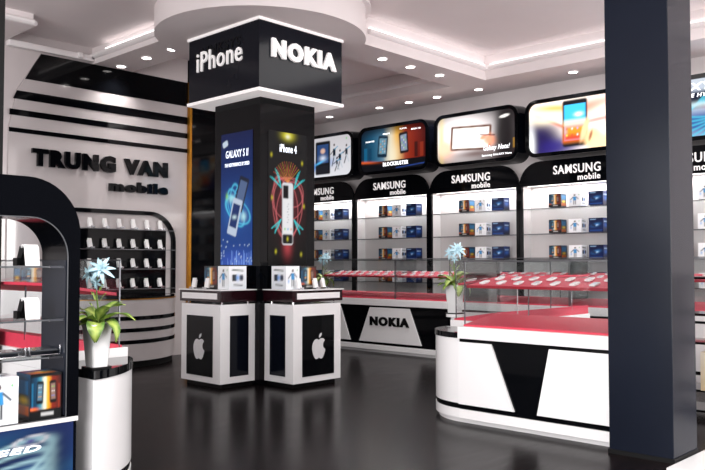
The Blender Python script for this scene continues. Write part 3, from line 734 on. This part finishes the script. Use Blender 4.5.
def pedestal(lb, f, loc, flip):
    t = thing('pedestal', lb, 'pedestal', loc)
    x0, x1, y0, y1 = 4.965, 5.428, 6.62, 7.32
    B = lambda n, lo, hi, m, bev=0: MB(f).box(lo, hi).build(n, m, t, bev)
    B('toe_kick', (x0+.05, y0+.04, 0), (x1, y1-.04, .05), MATTE)
    B('body', (x0, y0, .05), (x1, y1, .875), WHITE, .003)
    fp = B('front_panel', (x0-.006, 6.745, .115), (x0+.001, 7.212, .75), BLACK)
    U = (0, -1, 0) if not flip else (0, 1, 0)
    apple('emblem', (x0-.006, 6.98, .405), U, .137, LOGO, fp, f)
    B('side_panel', (5.09, y0-.006, .12), (5.335, y0+.001, .755), NAVY)
    for sx in (x0+.06, x1-.06):
        for sy in (y0+.05, y1-.05): MB(f).cyl((sx, sy), .012, .875, .9, 12).build('standoff', CHROME, t)
    top = B('display_top', (x0-.01, y0-.02, .9), (x1, y1+.02, 1.02), MAROON, .003)
    MB(f).box((x0-.016, 6.66, .93), (x0-.009, 7.29, .993)).build('white_inlay', WHITE, top)
    MB(f).box((x0-.02, y0-.03, 1.02), (x1, y1+.03, 1.03)).build('top_plate', WHITE, top)
    return t
pedestal('white pedestal with a fruit emblem on black, left of the display pillar', None, (5.2, 6.97, 0), False)
pedestal('white pedestal with a fruit emblem on black, right of the display pillar', mirror, mirror((5.2, 6.97, 0)), True)
zt = 1.031
pbox('b', (5.17, 6.69, zt), 0, 'on the left pedestal', 'phone boxes on the pedestals', (1.45, 1.0, 1.3))
pbox('a', (5.17, 6.93, zt), 0, 'on the left pedestal', 'phone boxes on the pedestals', (1.3, 1.2, 1.3))
m1 = mirror((5.17, 6.69, zt)); m2 = mirror((5.17, 6.93, zt))
pbox('b', m1, PI/2, 'on the right pedestal', 'phone boxes on the pedestals', (1.45, 1.0, 1.3))
pbox('a', m2, PI/2, 'on the right pedestal', 'phone boxes on the pedestals', (1.3, 1.2, 1.3))

# small upright phones on stands ---------------------------------------
def stand_proto():
    """phone leaning on a little acrylic foot; faces -y"""
    t = thing('phone_stand', '', 'phone stand', (0, 0, 0))
    MB().prism([(-.045, 0), (.03, 0), (.03, .012), (-.03, .016), (-.045, .024)], -.028, .028, 'x').build('foot', CHROME, t, .002)
    MB().prism([(.0, .012), (.022, .012), (.04, .095), (.022, .1)], -.02, .02, 'x').build('back_rest', PHW, t, .002)
    b = MB().prism([(-.014, .012), (-.002, .012), (.024, .115), (.012, .118)], -.026, .026, 'x').build('phone_body', PHW, t, .002)
    return t
ST = stand_proto(); fst = [True]
def pstand(loc, rz, lb, grp, s=1):
    o = ST if fst[0] else copy_tree(ST); fst[0] = False
    o.location = loc; o.rotation_euler.z = rz; o.scale = (s, s, s); o['label'] = lb; o['group'] = grp
for rr, z in enumerate((1.775, 1.505, 1.24, .97)):
    for k in range(6):
        pstand((5.06+.212*k, 9.545, z), .25, 'silver phone stand in the arched wall case, %s, %s from left' % (('top row', 'second row', 'third row', 'bottom row')[rr], ORD[k]), 'phone stands in the arched wall case', 1.15)
for x, y, rz, lb in ((5.04, 7.2, -1.3, 'white phone stand at the left end of the left pedestal'), (5.03, 6.95, -1.3, 'white phone stand before the striped box on the left pedestal')):
    pstand((x, y, zt), rz, lb, 'phone stands on the pedestals')
for x, y, rz, lb in ((5.62, 6.125, .0, 'white phone stand before the figure box on the right pedestal'), (5.86, 6.125, .0, 'white phone stand before the striped box on the right pedestal'), (6.05, 6.2, .2, 'white phone stand at the right end of the right pedestal')):
    pstand((x, y, zt), rz, lb, 'phone stands on the pedestals')

# ================================================================== ARCHED CASE ON THE STRIPED WALL
wc = thing('arched_wall_case', 'black-arched wall case over a bowed grey counter with black stripes', 'shelving', (5.4, 9.4, 0))
GREYC = mat('bowed_front_grey', (196, 188, 188), .3, coat=.3, noise=.03, nscale=3)
def bow(r, c=(5.33, 9.8), y=9.61, n=40):
    a0 = math.asin((c[1]-y)/r); pts = []
    for k in range(n+1):
        a = PI+a0+(PI-2*a0)*k/n; pts.append((c[0]+r*math.cos(a), c[1]+r*math.sin(a)))
    return pts
MB().prism(bow(.97), 0, .08, 'z').build('toe_kick', MATTE, wc, 0, SM)
MB().prism(bow(1.0), .08, .85, 'z').build('bowed_front', GREYC, wc, 0, SM)
for z0, z1 in ((.297, .346), (.445, .494), (.593, .643)): MB().prism(bow(1.006), z0, z1, 'z').build('stripe', BLACK, wc, 0, SM)
MB().prism(bow(1.012), .85, .862, 'z').build('brass_edge', GOLD, wc, 0, SM)
MB().prism(bow(1.0), .862, .885, 'z').build('counter_top', BLACK, wc, 0, SM)
XA, XB_ = 4.45, 6.38
MB().ring(rrect(XA, XB_, .885, 2.03, (.002, .002, .42, .42), 10), rrect(XA+.055, XB_-.055, .887, 1.975, (.001, .001, .37, .37), 10), 9.56, 9.615, 'y').build('arch_frame', BLACK, wc, 0, SM)
MB().prism(rrect(XA+.05, XB_-.05, .885, 1.98, (.001, .001, .37, .37), 10), 9.605, 9.618, 'y').build('back_panel', GREYC, wc)
MB().box((XA+.06, 9.6, .887), (6.24, 9.606, 1.765)).build('black_back', BLACK, wc)
for z in (1.77, 1.5, 1.235, .965): MB().box((XA+.055, 9.49, z-.008), (XB_-.055, 9.6, z)).build('shelf', SHELFG, wc); MB().box((XA+.055, 9.485, z-.008), (XB_-.055, 9.49, z)).build('shelf_edge', STEEL, wc)

# ================================================================== LEFT FOREGROUND ARCHED CASE
ac = thing('arched_glass_case', 'black arched display case with glass shelves over a blue lit poster, left foreground', 'display case', (1.5, 4.0, 0))
XR = 1.98; XL = .55; YF = 3.84; YB = 4.13
MB().ring(rrect(XL, XR, .5185, 1.735, (.001, .001, .28, .28), 12), rrect(XL+.066, XR-.066, .521, 1.535, (.001, .001, .2, .2), 12), YF, YB, 'y').build('arch_frame', mat('case_gloss', (7, 8, 12), .12, spec=.12, noise=.05, nscale=5), ac, 0, SM)
MB().ring(rrect(XL+.065, XR-.065, .519, 1.536, (.001, .001, .201, .201), 12), rrect(XL+.069, XR-.069, .523, 1.532, (.001, .001, .197, .197), 12), YF-.002, YF+.004, 'y').build('chrome_edging', MAT.get('shelf_edge_grey') or mat('shelf_edge_grey', (96, 98, 102), .35, metal=.5, noise=.04, nscale=12), ac, 0, SM)
for xx in (XR-.072, XL+.066): MB().box((xx, YF+.012, .53), (xx+.006, YB-.01, 1.32)).build('side_lining', SLATE, ac)
MB().box((XL, YF, .495), (XR, YB+.2, .52)).build('case_floor', mat('case_floor_white', (224, 222, 222), .3, noise=.01), ac)
MB().box((XL, YF+.02, 0), (XR, YB+.2, .495)).build('base', NAVY, ac)
for z in (1.29, 1.02, .83):
    MB().box((XL+.07, YF+.03, z-.01), (XR-.075, YB-.02, z)).build('shelf', SHELFG, ac)
    MB().box((XL+.07, YF+.026, z-.008), (XR-.075, YF+.03, z-.001)).build('shelf_edge', mat('shelf_edge_grey', (96, 98, 102), .35, metal=.5, noise=.04, nscale=12), ac)
    MB().box((XR-.15, YF+.02, z-.011), (XR-.075, YF+.03, z+.001)).build('shelf_clip', CHROME, ac)
def s_left(a):
    a.grad((30, 110, 190), (46, 60, 120))
    a.glow(.75, .75, .3, .1, (20, 28, 70), .9, .2); a.glow(.3, .5, .5, .05, (60, 190, 240), .8, .3); a.glow(.5, .35, .5, .04, (120, 230, 250), .8, .15)
    for k in range(5): a.arc(.62-.04*k, .28, .3+.05*k, .05+.01*k, .006, (200, 245, 255), .8, .2+.05*k)
    a.arc(.84, .86, .06, .016, .004, (230, 230, 240), 1, .1); a.glow(.84, .86, .03, .01, (90, 80, 160), 1, .1)
    a.line(.6, .7, .82, .8, .006, (220, 240, 255), .9); a.glow(.95, .6, .1, .2, (24, 28, 60), .7)
poster('poster', s_left, (XL+.02, YF+.012, .0), (1, 0, 0), XR-XL-.04, .494, 120, 44, POSTER, ac)
text('lettering', 'HYPERSPEED', (XL+.5, YF+.01, .372), (1, 0, 0), (0, 0, 1), .74, .03, .002, LT, ac, .03, .2)
# boxes in it
gp = 'phone boxes in the foreground arched case'
pbox('a', (1.815, 3.937, .5222), PI/2, 'on the floor of the foreground arched case', gp, (1, .85, 1.2), True)
pbox('b', (1.58, 3.935, .5222), PI/2, 'on the floor of the foreground arched case at the photo edge', gp, (1, 1.0, 1.2), True)
pbox('c', (1.3, 3.935, .5222), PI/2, 'on the foreground case floor, past the photo edge', gp, (1, 1.0, 1.2), True)
def near_stand(x, z, lb):
    t = thing('phone_holder', lb, 'phone holder', (x, 3.97, z), 'curved holders in the foreground case')
    prof = [(-.02, 0), (-.014, 0), (.0, .06), (.002, .085), (.012, .098), (.03, .1), (.036, .09), (.042, .094), (.034, .108), (.01, .108), (-.006, .094), (-.012, .06)]
    MB().prism([(3.97+a-.04, z+b) for a, b in prof], x-.036, x+.036, 'x').build('curved_plate', PHW, t, 0, SM)
    MB().prism([(3.97+.03, z), (3.97+.08, z), (3.97+.03, z+.1), (3.97-.02, z+.09)], x-.03, x+.03, 'x').build('back_support', MATTE, t)
    MB().box((x-.05, 3.985, z), (x-.036, 4.03, z+.04)).build('security_clip', MATTE, t)
near_stand(1.762, 1.2912, 'white curved phone holder on the highest glass shelf of the foreground case')
near_stand(1.768, 1.0212, 'white curved phone holder on the middle glass shelf of the foreground case')
def tray(x, lb):
    t = thing('tablet_tray', lb, 'tray', (x, 3.97, .83), 'glass tablet trays in the foreground case')
    MB().box((x-.075, 3.9, .855), (x+.075, 4.05, .865)).build('tablet', mat('tablet_glass', (60, 62, 66), .1, noise=.05), t, .003)
    MB().box((x-.065, 3.93, .8312), (x+.065, 4.04, .855)).build('block', SLATE, t)
    MB().tube([(x-.08, 3.885, .885), (x-.08, 3.883, .847), (x-.07, 3.882, .84), (x+.07, 3.882, .84), (x+.08, 3.883, .847), (x+.08, 3.885, .885)], .003).build('chrome_rail', CHROME, t)
tray(1.82, 'grey tablet tray with chrome rail on the lowest glass shelf, beside the case side')
tray(1.64, 'grey tablet tray with chrome rail on the lowest glass shelf, at the photo edge')
# box and stand seen through it
pbox('a', (2.44, 6.05, 1.19), -PI/2+PI, 'on the left counter wing, seen through the arched case', 'phone boxes on the left wing', (.9, .9, .85)) if False else None
sb = pbox('a', (2.3, 5.33, 1.328), 0, '', 'x') if False else None

dt = thing('display_table', 'white table with a red top seen through the foreground arched case', 'table', (2.9, 7.45, 0))
MB().box((2.2, 7.25, .05), (3.42, 7.62, 1.07)).build('body', WHITE, dt, .004)
MB().box((2.22, 7.27, 0), (3.4, 7.6, .05)).build('toe_kick', MATTE, dt)
MB().box((2.19, 7.24, 1.07), (3.43, 7.63, 1.09)).build('felt_top', RED, dt, .003)
pbox('a', (3.27, 7.32, 1.0912), PI/2, 'on the red-topped table, seen through the arched case', 'phone boxes in the foreground arched case', (1, 1.25, 1))
for k in range(3):
    phone(3.07-.14*k, 7.4, 1.0915, -PI/2, 0, 'white phone on the red-topped table behind the arched case, %s from right' % ORD[k], 'white phones on the red shelves')

# ================================================================== PLANTS
def plant(lb):
    t = thing('potted_plant', lb, 'plant', (0, 0, 0), 'blue-flowered potted plants')
    h = .235
    sq = lambda a, r: rrect(-a, a, -a, a, r, 5)
    MB().prism(sq(.045, .012), .008, h, 'z', sq(.062, .016)).build('pot', POTW, t, 0, SM)
    MB().ring(sq(.065, .018), sq(.055, .012), h-.01, h+.003, 'z').build('pot_rim', POTW, t, 0, SM)
    MB().prism(sq(.062, .014), 0, .008, 'z').build('saucer', MATTE, t)
    MB().prism(sq(.056, .012), h-.006, h+.0, 'z').build('soil', SOIL, t)
    R = random.Random(5)
    def leaf(az, L, W, el, droop, z0):
        n, m = 14, 6; vs = []; cs = []; d = Vector((math.cos(az), math.sin(az), 0)); sd = Vector((-d.y, d.x, 0))
        p = Vector((0, 0, z0))+d*.012; e = el
        for i in range(n+1):
            f_ = i/n; ww = W*(math.sin(PI*min(1, f_*1.0)**.8)**.8 if 0 < f_ < 1 else .03)+.003
            for j in range(-m//2, m//2+1):
                q = j/(m/2); vs.append(p+sd*ww*q+Vector((0, 0, abs(q)*ww*.35+.004*math.sin(f_*14+j))))
                g = hx(56, 104, 34); y = hx(178, 196, 98); k = max(0, min(1, 1.15-abs(q)*1.25+.2*math.sin(f_*23+q*5+az)))
                if abs(q) > .95: k = .1
                cs.append(tuple(g[c]*(1-k)+y[c]*k for c in range(3)))
            p = p+(d*math.cos(e)+Vector((0, 0, math.sin(e))))*L/n; e -= droop/n
        fs = [(i*(m+1)+j, i*(m+1)+j+1, (i+1)*(m+1)+j+1, (i+1)*(m+1)+j) for i in range(n) for j in range(m)]
        b = MB(); b.add(vs, fs, cs); b.build('leaf', LEAF, t, 0, 1)
    # angles in world: camera right is about -46 degrees
    r0 = -.81
    for da, L, W, el, dr, z0 in ((.0, .22, .036, .85, 1.6, h), (.35, .17, .04, 1.15, 1.3, h+.02), (-.35, .2, .042, .55, 2.7, h), (3.0, .15, .042, .9, 1.4, h+.01), (3.45, .15, .036, .45, 1.0, h),
                             (-1.35, .17, .044, .45, 2.9, h), (1.6, .17, .038, 1.0, 1.4, h), (2.4, .19, .04, 1.0, 1.4, h+.01), (-2.2, .16, .038, .8, 2.0, h+.01), (.9, .18, .036, 1.1, 1.1, h+.02), (-.7, .15, .036, 1.15, 1.2, h+.02), (3.9, .15, .03, .3, 1.2, h)):
        leaf(r0+da, L, W, el, dr, z0)
    st = [(0, 0, h), (.004, -.002, h+.08), (-.004, .004, h+.17), (.0, .002, h+.26), (.008, -.006, h+.31)]
    MB().tube(st, [.006, .005, .004, .0035, .003], 8).build('stem', STEM, t, 0, 1)
    for az, z0, L in ((r0+.3, h+.12, .06), (r0+2.8, h+.13, .06), (r0-.2, h+.18, .05), (r0+3.3, h+.07, .06)): leaf(az, L, .011, 1.25, .6, z0)
    def flower(c, s, ax, name, n=7):
        b = MB(); c = Vector(c); ax = Vector(ax).normalized(); e1 = ax.orthogonal().normalized(); e2 = ax.cross(e1)
        for lay, (tilt, ln) in enumerate(((1.35, 1.0), (.85, .85), (.35, .5))):
            for k in range(n-lay*2):
                az = 2*PI*(k+.5*lay)/(n-lay*2)+.2*R.random(); L = s*ln*(.9+.25*R.random())
                rad = e1*math.cos(az)+e2*math.sin(az); d = ax*math.cos(tilt)+rad*math.sin(tilt); sd = d.cross(ax).normalized(); up_ = sd.cross(d)
                if up_.dot(ax) < 0: up_ = -up_
                vs = []; cs = []
                for i in range(8):
                    f_ = i/7; ww = L*.12*(math.sin(PI*(f_*.94+.03)))**1.1+.0008
                    p = c+d*L*f_+up_*(.22*L*math.sin(f_*PI)-.12*L*f_*f_)
                    for q in (-1, 0, 1):
                        vs.append(p+sd*ww*q+up_*abs(q)*ww*.35)
                        k0 = hx(60, 104, 120); k1 = hx(190, 226, 238); mm = min(1, .25+f_*1.4)*(1 if q else .8); cs.append(tuple(k0[c_]*(1-mm)+k1[c_]*mm for c_ in range(3)))
                b.add(vs, [(i*3+j, i*3+j+1, (i+1)*3+j+1, (i+1)*3+j) for i in range(7) for j in range(2)], cs)
        b.build(name, PETAL, t, 0, 1)
    flower((.012, -.012, h+.295), .078, (-.5, -.75, .35), 'flower', 8); flower((-.022, .022, h+.272), .062, (-.8, -.3, .25), 'flower', 7); flower((-.006, .0, h+.225), .036, (-.6, -.6, -.1), 'small_flower', 6)
    return t
pa = plant('blue-flowered plant in a white pot on the black round counter top, left foreground')
pa.location = (2.15, 3.97, .736)
pb = copy_tree(pa); pb.location = (6.62, 4.98, 0)
pb['label'] = 'blue-flowered plant in a white pot beside the red-decked counters, right of the pillar'
pc = copy_tree(pa)
pc['label'] = 'small blue-flowered plant in a white pot just behind the right pedestal'

t = thing('plant_stand', 'slim white stand under the plant beside the red-decked counters', 'plant stand', (6.45, 4.72, 0))
MB().cyl((6.45, 4.72), .09, 0, .03).build('base', WHITE, t, 0, SM); MB().cyl((6.45, 4.72), .04, .03, .77, 20).build('post', WHITE, t, 0, SM); MB().cyl((6.45, 4.72), .088, .77, .80).build('top', WHITE, t, 0, SM)
pb.location = (6.45, 4.72, .801); pb.scale = (1.2,)*3
pc.location = (8.93, 9.14, .736); pc.scale = (1.25,)*3

# ================================================================== LOW RACK BEHIND THE FOREGROUND PILLAR
rk2 = thing('shelf_rack', 'low black shelf rack behind the right side of the foreground pillar', 'shelving', (7.2, 2.1, .012))
for y in (1.3, 2.75): MB().box((6.85, y, .012), (7.25, y+.03, 1.2)).build('side_panel', MATTE, rk2)
for z in (.05, .22, .62, .86, 1.17): MB().box((6.85, 1.33, z), (7.25, 2.75, z+.02)).build('shelf', BLACK, rk2)
def art_cream(a):
    a.grad((236, 214, 170), (246, 240, 224)); a.glow(.3, .5, .2, .3, (200, 120, 60), .8); a.glow(.7, .4, .2, .2, (250, 250, 250), .9); a.rect(.2, .15, .8, .25, (90, 60, 40), .8)
cm = box_mesh('cream_box', art_cream, art_cream, .5, .2, .32)
o = bpy.data.objects.new('gift_box', cm); C.objects.link(o); o.location = (6.9, 2.2, .2415); tag(o, 'cream and orange printed box in the low rack behind the foreground pillar', 'box')
